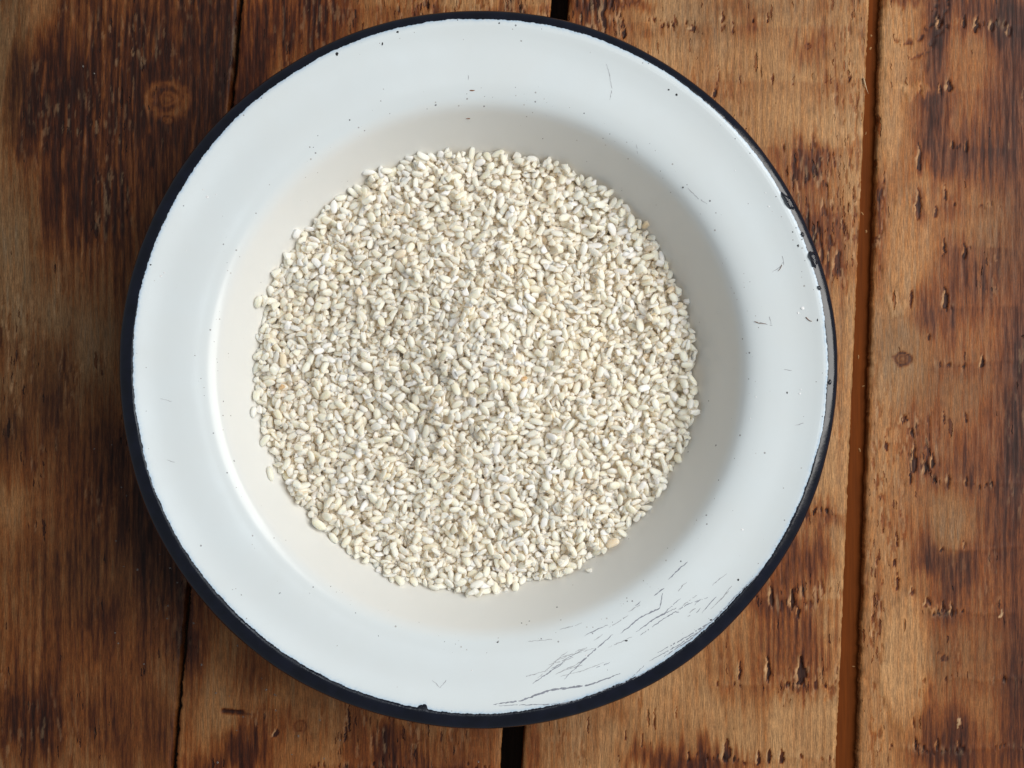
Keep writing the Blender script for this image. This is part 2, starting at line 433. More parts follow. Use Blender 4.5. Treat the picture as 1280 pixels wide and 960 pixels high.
def wood_fields(x, y, k):
    """x, y on the table top in u; returns height (mm) and the colour masks for plank k"""
    sx = 60.0 * k
    # growth rings bent round the knots
    w = 5 * fbm(x / 90 + sx, y / 260, 3, 2) + 3.0 * fbm(x / 40 + sx, y / 110, 5, 3)
    kd = np.full_like(x, 9.0)
    for (kx, ky, rx, ry, push) in KNOTS:
        dx, dy = (x - kx) / rx, (y - ky) / ry
        d2 = dx * dx + dy * dy
        w = w - push * dx * np.exp(-d2 * 0.6)
        kd = np.minimum(kd, d2)
    bend = np.where(x < 300, 14 * np.sin((y - 60) / 210.0) * sstep(420, 120, y), 0)
    u = x + w + bend
    per = [11.5, 9.0, 10.0, 11.0, 10, 10][k]
    ph = u / per + 1.3 * vnoise(u / 45 + sx, y / 900, 9)
    saw = ph - np.floor(ph)
    ring = np.clip(1.1 - np.abs(saw - 0.55) * 3.2, 0, 1)
    amp = 0.5 + 0.5 * np.clip(fbm(u / 30 + sx, y / 300, 12, 2) * 1.6 + 0.25, -1, 1)
    line = vnoise(u / 2.2 + sx, y / 160, 15) * 0.5 + vnoise(u / 5.0 + sx, y / 220, 16) * 0.5
    tear_y = y + 9 * vnoise(x / 5 + sx, y / 30, 21) + 5 * vnoise(x / 2.2, y / 18, 22)
    tear_x = x + 3.0 * vnoise(x / 12, y / 16, 23) + 1.5 * vnoise(x / 4, y / 9, 24)
    # scorching
    keep = np.ones_like(x)
    strk = 15 * vnoise(u / 4.0 + sx, y / 160, 25) + 8 * vnoise(u / 1.9, y / 120, 26) + 16 * vnoise(x / 22, y / 40, 27)
    warpx = 14 * fbm(x / 40, y / 70, 28, 2)
    for (bx, by, rx, ry, s, brk) in BURN:
        m = (np.abs(x - bx) < rx * 1.7 + 12) & (np.abs(y - by) < ry * 1.7 + 18)
        if not m.any(): continue
        st = min(1.0, ry / 30.0)
        f = blob(tear_x[m] + 0.5 * rx / 30 * warpx[m], tear_y[m] + st * strk[m], bx, by, rx, ry, 0.75)
        if bx > 640: s = s * (0.84 if bx < 1100 or bx > 1255 else 0.76)
        brkn = np.clip(0.42 + 0.85 * ring[m] + 0.35 * line[m], 0, 1)
        keep[m] *= 1 - s * f * ((1 - brk) + brk * brkn)
    burn_shade = 1 - keep
    burn_shade = burn_shade * (0.9 + 0.16 * vnoise(x / 3.0 + sx, y / 26, 29) + 0.10 * vnoise(x / 1.6, y / 9, 30))
    mott = fbm(u / 22 + sx, y / 130, 31, 3)
    burn_shade = burn_shade + (0.26 if k >= 2 else 0.40) * np.clip(mott + 0.08, 0, 1) + 0.10 * np.clip(fbm(u / 7 + sx, y / 90, 34, 2), 0, 1)
    torn = np.zeros_like(x)
    for (bx, by, rx, ry, s) in TORN:
        torn = np.maximum(torn, s * blob(x, tear_y, bx, by, rx, ry, 0.6))
    torn = np.maximum(torn, 0.45 * sstep(0.2, 0.7, fbm(x / 40 + sx, y / 90, 41, 2)))
    n1 = vnoise(x / 2.4 + sx, y / 9 + 0.5 * vnoise(x / 2, y / 4, 45), 43); n2 = vnoise(x / 4.2 + sx, y / 20, 44)
    fle = sstep(0.34, 0.46, 0.6 * n1 + 0.6 * n2) * torn
    fle2 = sstep(0.25, 0.6, 0.6 * vnoise((x + 2.4) / 2.6 + sx, y / 11, 43) + 0.6 * vnoise((x + 2.4) / 4.2 + sx, y / 20, 44)) * torn
    h = -0.30 * fle + 0.05 * line + 0.10 * (ring - 0.5) * amp * -1 + 0.18 * fbm(x / 120, y / 150, 51, 2)
    burn_shade = burn_shade + 0.38 * fle
    lit_flake = 0.42 * np.clip(fle2 - fle, 0, 1)  # pale left flank of each fleck: its lit side painted in
    # chatter lines
    for (pk, x0, x1, cy) in CHATTER:
        if pk != k: continue
        m = (x > x0 - 10) & (x < x1 + 10) & (np.abs(y - cy) < 40)
        if not m.any(): continue
        xx, yy = x[m], y[m]
        wob = cy + 3.0 * vnoise(xx / 30, yy * 0 + cy, 61)
        inx = sstep(x0 - 8, x0 + 8, xx) * sstep(x1 + 8, x1 - 8, xx)
        band = np.exp(-((yy - wob) / 8.0) ** 2) * inx
        cellx = vnoise(xx / 2.6, yy / 22 + cy, 62) + 0.5 * vnoise(xx / 1.3, yy / 5, 63)
        some = sstep(-0.15, 0.35, vnoise(xx / 22, yy * 0 + cy, 64))
        band = band * some * np.exp(-((yy - wob - 5 * vnoise(xx / 4, yy * 0 + cy, 65)) / 6.0) ** 2)
        pit = sstep(0.30, 0.48, cellx * band + 0.1 * (band - 1))
        h[m] -= 0.55 * pit
        burn_shade[m] += 0.6 * pit
        lit_flake[m] += 0.25 * sstep(0.35, 0.7, vnoise((xx + 3.2) / 3.2, yy / 22 + cy, 62)) * band * (1 - pit)  # lit left side of the pits painted pale
        below = sstep(wob - 1, wob + 3, yy) * sstep(wob + 34, wob + 4, yy) * inx
        burn_shade[m] += 0.10 * below
        h[m] += 0.10 * np.exp(-((yy - wob) / 3.0) ** 2) * inx
    # gouges: lit left edge and shaded hollow painted into the colour masks
    for (gx, gy, rx, ry, dep) in GOUGE:
        rx = rx * 0.75; ry = ry * 1.05; dep = dep * 0.6
        m = (np.abs(x - gx) < rx * 3 + 5) & (np.abs(y - gy) < ry * 1.8 + 4)
        if not m.any(): continue
        xx = x[m] + 1.5 * vnoise(x[m] / 4, y[m] / 4.5, 71); yy = y[m] + 3.5 * vnoise(x[m] / 1.8, y[m] / 6, 72)
        t = (yy - gy) / ry
        cx = gx - rx * 0.5 * t * t + rx * 0.25
        wd = rx * np.clip(1 - np.abs(t - 0.35) ** 1.3 / 1.45, 0.0, 1) + 0.01
        f = (1 - sstep(0.8, 1.05, np.abs(xx - cx) / np.maximum(wd, 0.4))) * (np.abs(t) < 1)
        g = (xx < cx) * np.exp(-(((xx - cx + wd + 0.8) / (0.7 + 0.3 * rx)) ** 4)) * np.clip(1 - t * t, 0, 1)
        if dep > 0:
            h[m] -= dep * f; burn_shade[m] = np.maximum(burn_shade[m] * (1 - g), (burn_shade[m] + 0.7) * f); h[m] += 0.04 * g
            lit_flake[m] = np.clip(lit_flake[m] * (1 - f) + (0.5 if rx > 2.4 else 0.12) * g * (1 - f), 0, 1)
        else:
            h[m] += -dep * f; lit_flake[m] = np.maximum(lit_flake[m], 0.9 * f); burn_shade[m] *= 1 - f
    # bare pale places
    pale = np.zeros_like(x)
    for (bx, by, rx, ry, s) in LIGHT:
        pale = np.maximum(pale, s * blob(tear_x, tear_y, bx, by, rx, ry, 0.3))
    burn_shade = burn_shade * (1 - 0.6 * pale)
    grey = np.zeros_like(x)
    for (bx, by, rx, ry, s) in GREY:
        grey = np.maximum(grey, s * blob(x + 6 * mott, y + 20 * mott, bx, by, rx, ry, 0.7))
    # knots: small dark ringed eyes
    for (kx, ky, r, s) in [(209, 124, 15, .8), (1128, 449, 11, .9), (1181, 823, 4.5, 1), (1173, 817, 2.5, 1), (209, 150, 7, .8), (1010, 58, 4, .8), (375, 908, 9, .5)]:
        q = np.sqrt(((x - kx) / 1.05) ** 2 + ((y - ky) / 0.85) ** 2) / r + 0.18 * vnoise(x / 5, y / 5, 81)
        inside = 1 - sstep(0.9, 1.1, q)
        rg = np.exp(-((q - 0.85) / 0.17) ** 2) + 0.55 * np.exp(-((q - 0.35) / 0.16) ** 2)
        halo = np.exp(-((q - 1.5) / 0.5) ** 2)
        burn_shade = burn_shade * (1 - inside) * (1 - 0.6 * halo * (r > 10)) + inside * 0.32 + 0.5 * s * rg
        h = h - 0.25 * rg
    # the slit beside the knot on the second board
    sl = np.exp(-(((y - 890 - 0.08 * (x - 292)) / 3.2) ** 4)) * sstep(274, 279, x) * sstep(312, 300, x)
    burn_shade = np.maximum(burn_shade, 0.95 * sl); h = h - 0.9 * sl
    h = h + 0.28 * sstep(0.15, 0.5, pale)
    sl = np.exp(-(((y - 893) / 2.0) ** 2)) * sstep(300, 306, x) * sstep(330, 312, x)
    burn_shade = np.maximum(burn_shade, 0.6 * sl)
    # concentric arcs under the knot at the top of the right board
    q = np.sqrt(((x - 1132) / 40) ** 2 + ((y + 8) / 62) ** 2) + 0.05 * vnoise(x / 8, y / 8, 91)
    arcs = np.exp(-((q - 1.0) / 0.035) ** 2) * (vnoise(x / 5, y / 3, 92) > -0.1) * (x > 1118) * (k == 3)
    arcs2 = np.exp(-((q - 1.32) / 0.05) ** 2) * (vnoise(x / 4, y / 3, 93) > 0.0) * (x > 1135) * (x < 1190) * (k == 3)
    burn_shade = burn_shade + 0.55 * arcs + 0.5 * arcs2
    h = h - 0.35 * arcs - 0.35 * arcs2
    tone = 0.7 * fbm(x / 70 + sx, y / 200, 101, 3) + 0.5 * line + 0.9 * pale
    if k == 0: tone = tone - 0.30
    if k == 3: tone = tone + 0.15
    ringc = np.clip(ring * amp * (0.65 + 0.5 * line), 0, 1) * (1 - 0.6 * pale)
    burn_shade = burn_shade * (1 - 0.55 * pale)
    if k == 0:
        p2 = (u + 3 * vnoise(x / 18, y / 40, 95)) / 23.0; p2 = p2 - np.floor(p2)
        li = np.exp(-((p2 - 0.5) / 0.085) ** 2) * np.clip(1.4 * vnoise(x / 7, y / 22, 96) + 0.75, 0, 1) * sstep(420, 300, y)
        burn_shade = burn_shade * (1 - 0.55 * li); h = h + 0.15 * li
    if k == 0: burn_shade = 1 - (1 - burn_shade) * (0.80 - 0.10 * sstep(150, 280, x))
    if k == 3: burn_shade = 1 - (1 - burn_shade) * (0.84 + 0.14 * pale - 0.12 * sstep(1100, 1200, x) - 0.35 * sstep(1225, 1300, x))  # far right edge: light falloff painted in along with real scorching
    if k == 1: burn_shade = 1 - (1 - burn_shade) * (1 - 0.22 * sstep(600, 700, y))
    if k == 0: grey = np.clip(grey + 0.45, 0, 1)
    return h, torn, np.clip(burn_shade, 0, 1), ringc, np.clip(grey, 0, 1), np.clip(lit_flake, 0, 1), np.clip(tone, -1, 1)


def to_xy(px, py):
    return (px - 640) * PXW, (480 - py) * PXW


def build_plank(k, left, right, parent, fine=True, thick=0.020):
    if fine:
        ys = np.concatenate([np.linspace(-420, -25, 50)[:-1], np.arange(-25, 985, 2.1), np.linspace(986, 1400, 50)])
        nc = 330
    else:
        ys = np.linspace(-420, 1400, 400); nc = 120
    y = ys[:, None]
    L = left(y); R = right(y)
    rag = 0.8 * vnoise(y / 7 + 5 * k, y * 0, 111) + 0.9 * vnoise(y / 2.6 + k, y * 0, 112) * (vnoise(y / 30, y * 0 + k, 113) > 0)
    L = L + rag; R = R + 0.7 * np.roll(rag, 40)
    s = np.linspace(0, 1, nc)[None, :]
    if k in (0, 4): s = 1 - (1 - s) ** 1.0
    x = L + (R - L) * s
    Y = np.broadcast_to(y, x.shape).copy()
    h, torn, burn_shade, ring, grey, lit_flake, tone = wood_fields(x.astype(np.float64), Y.astype(np.float64), min(k, 3) if k < 4 else k)
    dl = (x - L); dr = (R - x)
    round_ = 0.9 * (np.exp(-dl / 1.7) + np.exp(-dr / 1.7))
    z = h - round_
    X, YY = to_xy(x, Y)
    top = np.stack([X, YY, z * MM], -1).reshape(-1, 3)
    nr = len(ys)
    quads = [grid_quads(nr, nc)[:, ::-1]]
    verts = [top]
    A = {n: [v.ravel()] for n, v in (('burn_shade', burn_shade), ('ring', ring), ('grey', grey), ('lit_flake', lit_flake), ('tone', tone), ('torn', torn))}
    n0 = nr * nc
    # side faces and underside
    idx = np.arange(nr * nc).reshape(nr, nc)
    for col, side in ((0, 'l'), (nc - 1, 'r')):
        levels = [-0.35, -0.7, -1.0]
        prev = idx[:, col]
        for lv in levels:
            ring_v = np.stack([X[:, col], YY[:, col], np.full(nr, lv * thick)], -1)
            verts.append(ring_v)
            cur = n0 + np.arange(nr); n0 += nr
            q = np.stack([prev[:-1], prev[1:], cur[1:], cur[:-1]], -1)
            quads.append(q if side == 'r' else q[:, ::-1])
            prev = cur
            for n in A:
                base = {'burn_shade': 0.45, 'lit_flake': 0.0, 'grey': 0.1, 'tone': -0.2, 'ring': 0.2, 'torn': 0.3}[n]
                A[n].append(base + 0.2 * vnoise(ys / 12, ys * 0 + lv * 9, 120))
        if col == 0: lb = prev
        else: rb = prev
    quads.append(np.stack([lb[:-1], rb[:-1], rb[1:], lb[1:]], -1))
    me = mesh_np('plank', np.concatenate(verts), np.concatenate(quads))
    for n in A: attr(me, n, np.clip(np.concatenate(A[n]), -1, 1))
    return link_mesh('plank', me, M_WOOD, parent)


def slab(name, x0f, x1f, z0, z1, mat, parent, ys=(-420, 1400), n=24):
    v = []; q = []
    yy = np.linspace(ys[0], ys[1], n)
    for y in yy:
        xa, Y = to_xy(x0f(y), y); xb, _ = to_xy(x1f(y), y)
        v += [(xa, Y, z1), (xb, Y, z1), (xb, Y, z0), (xa, Y, z0)]
    for i in range(n - 1):
        a = i * 4; b = a + 4
        for j in range(4):
            j2 = (j + 1) % 4
            q.append((a + j2, a + j, b + j, b + j2))
    q.append((0, 1, 2, 3)); q.append((4 * n - 1, 4 * n - 2, 4 * n - 3, 4 * n - 4))
    return link_mesh(name, mesh_np(name, v, q, smooth=False), mat, parent)


table = empty('wooden_table_top', (0, 0, 0), 'table top of scorched brown pine planks under the plate', 'table')
edgeA0 = lambda y: -120 - 100 * y / 960
edgeD = lambda y: 1520 + 10 * y / 960
pl = [build_plank(0, edgeA0, edgeA, table), build_plank(1, edgeB0, edgeB, table),
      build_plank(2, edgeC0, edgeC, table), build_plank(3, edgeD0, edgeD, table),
      build_plank(4, lambda y: -530 - 110 * y / 960, lambda y: -128 - 100 * y / 960, table, False),
      build_plank(5, lambda y: 1536 + 10 * y / 960, lambda y: 1930 + 10 * y / 960, table, False)]
for o, lb in zip(pl, ('dark scorched plank with a knot', 'plank mostly hidden under the plate', 'orange tan plank with torn grain',
                      'plank with knots and pale flaked patches', None, None)):
    if lb: o['label'] = lb
t = slab('tongue', lambda y: edgeC(y) - 8, lambda y: edgeD0(y) + 8, -0.0125, -0.0030, M_TONGUE, pl[2])
t['label'] = 'orange brown tongue showing in the gap'
slab('tongue', lambda y: edgeA(y) - 8, lambda y: edgeB0(y) + 8, -0.0125, -0.0055, M_UNDER, pl[0])
slab('support_board', lambda y: -520, lambda y: 1920, -0.045, -0.0215, M_UNDER, table)

# ------------------------------------------------------------------ the enamel plate
PC = (-12.5 * MM, 5.25 * MM)       # plate centre
WELL_DX = 1.2                      # the well sits a touch off centre
PROFILE = [(0, 2.4), (40, 2.4), (64, 2.5), (72, 3.2), (77.5, 6.2), (82.5, 13), (89, 23.8), (94.5, 33), (97.0, 37.0), (99.6, 39.2), (103.5, 40.6), (109, 41.6),
           (117, 42.9), (122, 44.0), (124.8, 44.8), (126.4, 45.2), (128.2, 45.0), (130.0, 44.4), (131.2, 43.5), (131.6, 42.3), (131.1, 41.1), (129.4, 40.8),
           (127.2, 42.2), (125.3, 43.0), (121, 42.4), (112, 40.9), (104, 39.7), (100.5, 38.1), (98.2, 36.2), (90, 22.6), (83.5, 11.8), (78.6, 4.6), (73, 1.4), (64, 0.8), (0, 0.8)]


def chaikin(p, n):
    p = np.array(p, float)
    for _ in range(n):
        a = p[:-1] * 0.75 + p[1:] * 0.25; b = p[:-1] * 0.25 + p[1:] * 0.75
        p = np.concatenate([p[:1], np.stack([a, b], 1).reshape(-1, 2), p[-1:]])
    return p


PROF = chaikin(PROFILE, 2)
_itop = int(np.argmax(PROF[:, 0]))
TOPR, TOPZ = PROF[:_itop, 0], PROF[:_itop, 1]


def plate_dev(r, th):
    """slight unevenness of a hand-worn plate (mm)"""
    return (0.22 * np.sin(2 * th + 0.6) + 0.12 * np.sin(3 * th + 2) + 0.05 * np.sin(7 * th)) * sstep(95, 128, r)


def plate_xy(r, th):
    sh = WELL_DX * sstep(129, 100, r)
    return r * np.cos(th) + sh, r * np.sin(th)


def plate_z(xl, yl):
    """height (mm) of the upper surface at plate-local x, y in mm"""
    xs = xl - WELL_DX; r = np.hypot(xs, yl)
    r2 = np.hypot(xl - WELL_DX * sstep(129, 100, r), yl)
    th = np.arctan2(yl, xl)
    return np.interp(r2, TOPR, TOPZ) + plate_dev(r2, th)


plate = empty('enamel_plate', (PC[0], PC[1], 0.0), 'deep white enamel plate with navy blue rim holding rice', 'plate')
NT = 720
th = np.linspace(0, 2 * np.pi, NT, endpoint=False)[None, :]
PR = PROF[1:-1]
r = PR[:, 0][:, None] + 0 * th
z = PR[:, 1][:, None] + plate_dev(r, th)
rr = r + 0.16 * np.sin(5 * th + 1) * sstep(126, 130, r) + 0.12 * np.sin(11 * th) * sstep(126, 130, r)
bx_, by_ = plate_xy(rr, th)
body_v = np.stack([bx_, by_, z], -1).reshape(-1, 3) * MM
nrp = len(PR)
bq = grid_quads(nrp, NT, wrap=True)
c0 = len(body_v)
body_v = np.concatenate([body_v, [[WELL_DX * MM, 0, 2.4 * MM], [WELL_DX * MM, 0, 0.8 * MM]]])
j = np.arange(NT); j2 = (j + 1) % NT
tris = np.concatenate([np.stack([j2, j, np.full(NT, c0)], -1)[:, [1, 0, 2]], np.stack([(nrp - 1) * NT + j2, (nrp - 1) * NT + j, np.full(NT, c0 + 1)], -1)])
me = mesh_np('body', body_v, bq, tris)


def rin(th):
    """inner edge of the painted rim: a slightly shifted circle, nibbled"""
    base = 126.25 + 0.85 * np.cos(th) + 1.3 * np.sin(th)
    n = 0.22 * vnoise(th * 9, th * 0, 131) + 0.13 * vnoise(th * 60, th * 0 + 3, 132) + 0.13 * vnoise(th * 230, th * 0 + 7, 133)
    n = n - 0.8 * np.exp(-((th - (-0.72 + 2 * np.pi)) / 0.12) ** 2) * 0.8
    for a, wd, dp in ((math.atan2(-(882 - 462), 530 - 597), 0.010, 1.5), (math.atan2(-(884 - 462), 524 - 597), 0.005, 0.9)):
        a = a % (2 * np.pi)
        n = n - dp * np.exp(-((th - a) / wd) ** 4)
    return base + n


bR = np.hypot(body_v[:, 0], body_v[:, 1]) / MM
bT = np.arctan2(body_v[:, 1], body_v[:, 0]) % (2 * np.pi)
up = np.zeros(len(body_v)); up[: _itop * NT] = 1
de = rin(bT) - bR
attr(me, 'edge_blue', 0.85 * np.exp(-np.clip(de, 0, 99) / 0.55) * up)
wr = np.hypot(body_v[:, 0] / MM - WELL_DX, body_v[:, 1] / MM)
angw = 0.5 + 0.5 * np.sin(bT * 1 + 0.6)
speck = 1.2 * (0.30 * np.exp(-((wr - 100.5) / 3.6) ** 2) + 0.20 * (0.35 + angw) * np.exp(-((de - 2.0) / 2.6) ** 2) + 0.008 + 0.02 * np.exp(-((wr - 92) / 8) ** 2))
attr(me, 'speck', speck * up)
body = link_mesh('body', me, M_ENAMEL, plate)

# painted rim: a shell standing proud of the rolled edge
seg = np.diff(PROF, axis=0); arc = np.concatenate([[0], np.cumsum(np.hypot(seg[:, 0], seg[:, 1]))])
tan = np.gradient(PROF, arc, axis=0); tan /= np.linalg.norm(tan, axis=1)[:, None]
nor = np.stack([-tan[:, 1], tan[:, 0]], -1)
s_of_r = lambda q: np.interp(q, TOPR, arc[:_itop])
i_end = _itop + 1
while PROF[i_end, 1] > 41.8 and PROF[i_end, 0] > 126: i_end += 1
s_end = arc[min(i_end + 6, len(arc) - 1)]
NTR = 3600; NRR = 18
thr = np.linspace(0, 2 * np.pi, NTR, endpoint=False)
s0 = s_of_r(rin(thr))
tt = np.linspace(0, 1, NRR)[:, None]
S = s0[None, :] + (s_end - s0)[None, :] * tt
off = 0.06 * np.clip(np.minimum(tt * 14, (1 - tt) * 14), -0.3, 1) + 0.0 * S
off[0, :] = -0.02; off[-1, :] = -0.05
rp = np.interp(S, arc, PROF[:, 0]); zp = np.interp(S, arc, PROF[:, 1])
nr_ = np.interp(S, arc, nor[:, 0]); nz_ = np.interp(S, arc, nor[:, 1])
lump = 0.03 * vnoise(np.broadcast_to(thr * 26, S.shape), tt * 3 + 0 * S, 141) * np.clip(tt * 5, 0, 1)
rp = rp + nr_ * (off + lump); zp = zp + nz_ * (off + lump)
T2 = np.broadcast_to(thr, S.shape)
rp = rp + (0.16 * np.sin(5 * T2 + 1) + 0.12 * np.sin(11 * T2)) * sstep(126, 130, rp)
zp = zp + plate_dev(rp, T2)
xr, yr = plate_xy(rp, T2)
me = mesh_np('rim', np.stack([xr, yr, zp], -1).reshape(-1, 3) * MM, grid_quads(NRR, NTR, wrap=True))
rim = link_mesh('rim', me, M_NAVY, plate)
rim['label'] = 'glossy navy blue painted rim'


def plate_pt(px, py, lift=0.0, guess=0.043):
    """the spot on the plate's upper surface seen at photo position px, py (world metres)"""
    zc = guess
    for _ in range(8):
        s = (CAM_H - zc) / F_PX
        x, y = (px - 640) * s, (480 - py) * s
        zc = float(plate_z((x - PC[0]) / MM, (y - PC[1]) / MM)) * MM
    return x, y, zc + lift


# scratches: bare dark lines in the glaze at the lower right of the flange
def ribbon(pts, w0, lift=0.00004):
    """thin strip laid on the plate through photo-space points; tapered and broken at random"""
    P = np.array(pts, float)
    d = np.concatenate([[0], np.cumsum(np.hypot(*np.diff(P, axis=0).T))])
    n = max(4, int(d[-1] / 2.2))
    t = np.linspace(0, d[-1], n)
    X = np.interp(t, d, P[:, 0]) + 0.5 * np.array([random.uniform(-1, 1) for _ in t]); Y = np.interp(t, d, P[:, 1]) + 0.5 * np.array([random.uniform(-1, 1) for _ in t])
    v = []; q = []
    for i in range(n):
        a = max(0, i - 1); b = min(n - 1, i + 1)
        tx, ty = X[b] - X[a], Y[b] - Y[a]; L = math.hypot(tx, ty) + 1e-6
        ww = w0 * (0.35 + 0.65 * math.sin(math.pi * (i + 0.3) / n)) * random.uniform(0.35, 1.35)
        for sgn in (-1, 1):
            px = X[i] - ty / L * ww * 0.5 * sgn; py = Y[i] + tx / L * ww * 0.5 * sgn
            x, y, z = plate_pt(px, py, lift)
            v.append((x - PC[0], y - PC[1], z))
        if i and random.random() > 0.07:
            q.append((2 * i - 2, 2 * i - 1, 2 * i + 1, 2 * i))
    if not q: q.append((0, 1, 3, 2))
    return v, q


M_SCR = simple('scratch_grey', (0.27, 0.285, 0.33), 0.5)
M_SCR2 = simple('scratch_faint', (0.42, 0.43, 0.45), 0.5)
SCRATCH = [
    ([(615, 881), (650, 876), (690, 862), (735, 857), (775, 842)], 2.4, 0), ([(622, 882), (700, 880), (770, 866), (805, 832)], 1.3, 0), ([(735, 870), (790, 850), (820, 832)], 1.2, 0),
    ([(666, 854), (690, 838), (704, 829)], 1.6, 0), ([(705, 849), (735, 820), (766, 793)], 1.5, 0), ([(672, 848), (700, 822), (745, 810)], 1.0, 1),
    ([(776, 792), (800, 772), (825, 760), (828, 742)], 1.8, 0), ([(795, 790), (820, 772), (845, 760)], 1.7, 0), ([(800, 794), (835, 770), (860, 755), (885, 747)], 1.2, 0),
    ([(836, 724), (848, 712), (860, 702)], 1.5, 0), ([(818, 744), (830, 735)], 1.4, 0), ([(822, 816), (860, 795), (890, 777), (920, 745), (945, 720)], 1.5, 0),
    ([(828, 822), (862, 800), (885, 780)], 1.3, 0), ([(812, 826), (845, 808), (882, 784)], 1.2, 0), ([(660, 802), (690, 799)], 1.0, 1), ([(700, 787), (728, 779)], 1.0, 1),
    ([(785, 765), (800, 756)], 1.0, 1), ([(758, 80), (762, 95), (765, 112), (762, 125)], 1.0, 1), ([(586, 90), (585, 100)], 0.9, 1), ([(795, 180), (797, 192)], 0.8, 1),
    ([(540, 850), (550, 860), (558, 850)], 1.0, 1), ([(200, 498), (215, 502)], 0.8, 1), ([(208, 575), (218, 578)], 0.8, 1), ([(860, 235), (872, 248), (884, 255)], 1.0, 1),
    ([(980, 332), (978, 320)], 1.0, 1), ([(945, 402), (965, 407)], 1.4, 1), ([(962, 396), (964, 405)], 1.0, 1), ([(965, 340), (975, 334), (978, 328)], 1.2, 1),
    ([(980, 462), (990, 463)], 1.0, 1), ([(993, 532), (1004, 529)], 1.0, 1), ([(745, 835), (762, 828)], 1.0, 0), ([(698, 846), (730, 838), (755, 828)], 0.9, 1),
]
rs = random.Random(41)
for i in range(30):                      # the fine scuffs between the long scratches
    t_ = rs.random()
    bx_s = 650 + 290 * t_; by_s = 862 - 125 * t_ ** 1.15 - rs.uniform(0, 52) * (0.3 + 0.7 * math.sin(math.pi * t_))
    an = math.radians(20 + 28 * t_ + rs.uniform(-9, 9)); L_ = rs.uniform(8, 34)
    SCRATCH.append(([(bx_s, by_s), (bx_s + L_ * 0.5 * math.cos(an), by_s - L_ * 0.5 * math.sin(an) + rs.uniform(-1.5, 1.5)), (bx_s + L_ * math.cos(an), by_s - L_ * math.sin(an))], rs.uniform(0.7, 1.1), 1 if rs.random() < 0.7 else 0))
for pts, w0, f in SCRATCH:
    v, q = ribbon(pts, w0)
    link_mesh('scratch', mesh_np('scratch', v, q, smooth=False), (M_SCR, M_SCR2)[f], plate)


def chip_mesh(name, rx, ry, hz, seed, n=12, rings=3):
    """low irregular dome"""
    rr_ = random.Random(seed)
    ph = [rr_.uniform(0.75, 1.2) for _ in range(n)]
    v = [(0, 0, hz)]; q = []; tr = []
    for k in range(1, rings + 1):
        t = k / rings
        for i in range(n):
            a = 2 * math.pi * i / n
            v.append((rx * ph[i] * t * math.cos(a), ry * ph[i] * t * math.sin(a), hz * math.sqrt(max(0, 1 - t * t))))
    for i in range(n): tr.append((0, 1 + i, 1 + (i + 1) % n))
    for k in range(1, rings):
        for i in range(n):
            a = 1 + (k - 1) * n + i; b = 1 + (k - 1) * n + (i + 1) % n
            q.append((a, a + n, b + n, b))
    return mesh_np(name, v, q, tr)


CHIPS = [(421, 67, 1.9, 2.6), (497, 40, 1.6, 1.5), (590, 113, 3.4, 1.0), (585, 148, 3.2, 1.0), (786, 433, 0, 0), (923, 725, 1.4, 1.4), (889, 775, 1.5, 1.3), (783, 801, 2.4, 1.2), (622, 803, 1.3, 1.3), (998, 307, 1.4, 2.0), (991, 290, .9, .9),
         (624, 29, 1.1, 1.1), (478, 54, 1.0, 2.6), (836, 112, 1.6, 1.2), (846, 118, 1.5, 1.8), (854, 234, 1.2, 1.2), (188, 331, 1.7, 1.0), (437, 150, 1.0, 1.0), (652, 779, .9, .9), (984, 491, 1.0, 1.6), (1022, 400, .8, 2.0)]
for i, (cx_, cy_, rx_, ry_) in enumerate(CHIPS):
    if rx_ == 0: continue
    s = 0.293 * MM
    x, y, z = plate_pt(cx_, cy_, 0.00001)
    o = link_mesh('enamel_chip', chip_mesh('enamel_chip', rx_ * s, ry_ * s, 0.00008, i), M_STEEL if i not in (2, 3) else M_HUSK, plate)
    o.location = (x - PC[0], y - PC[1], z)

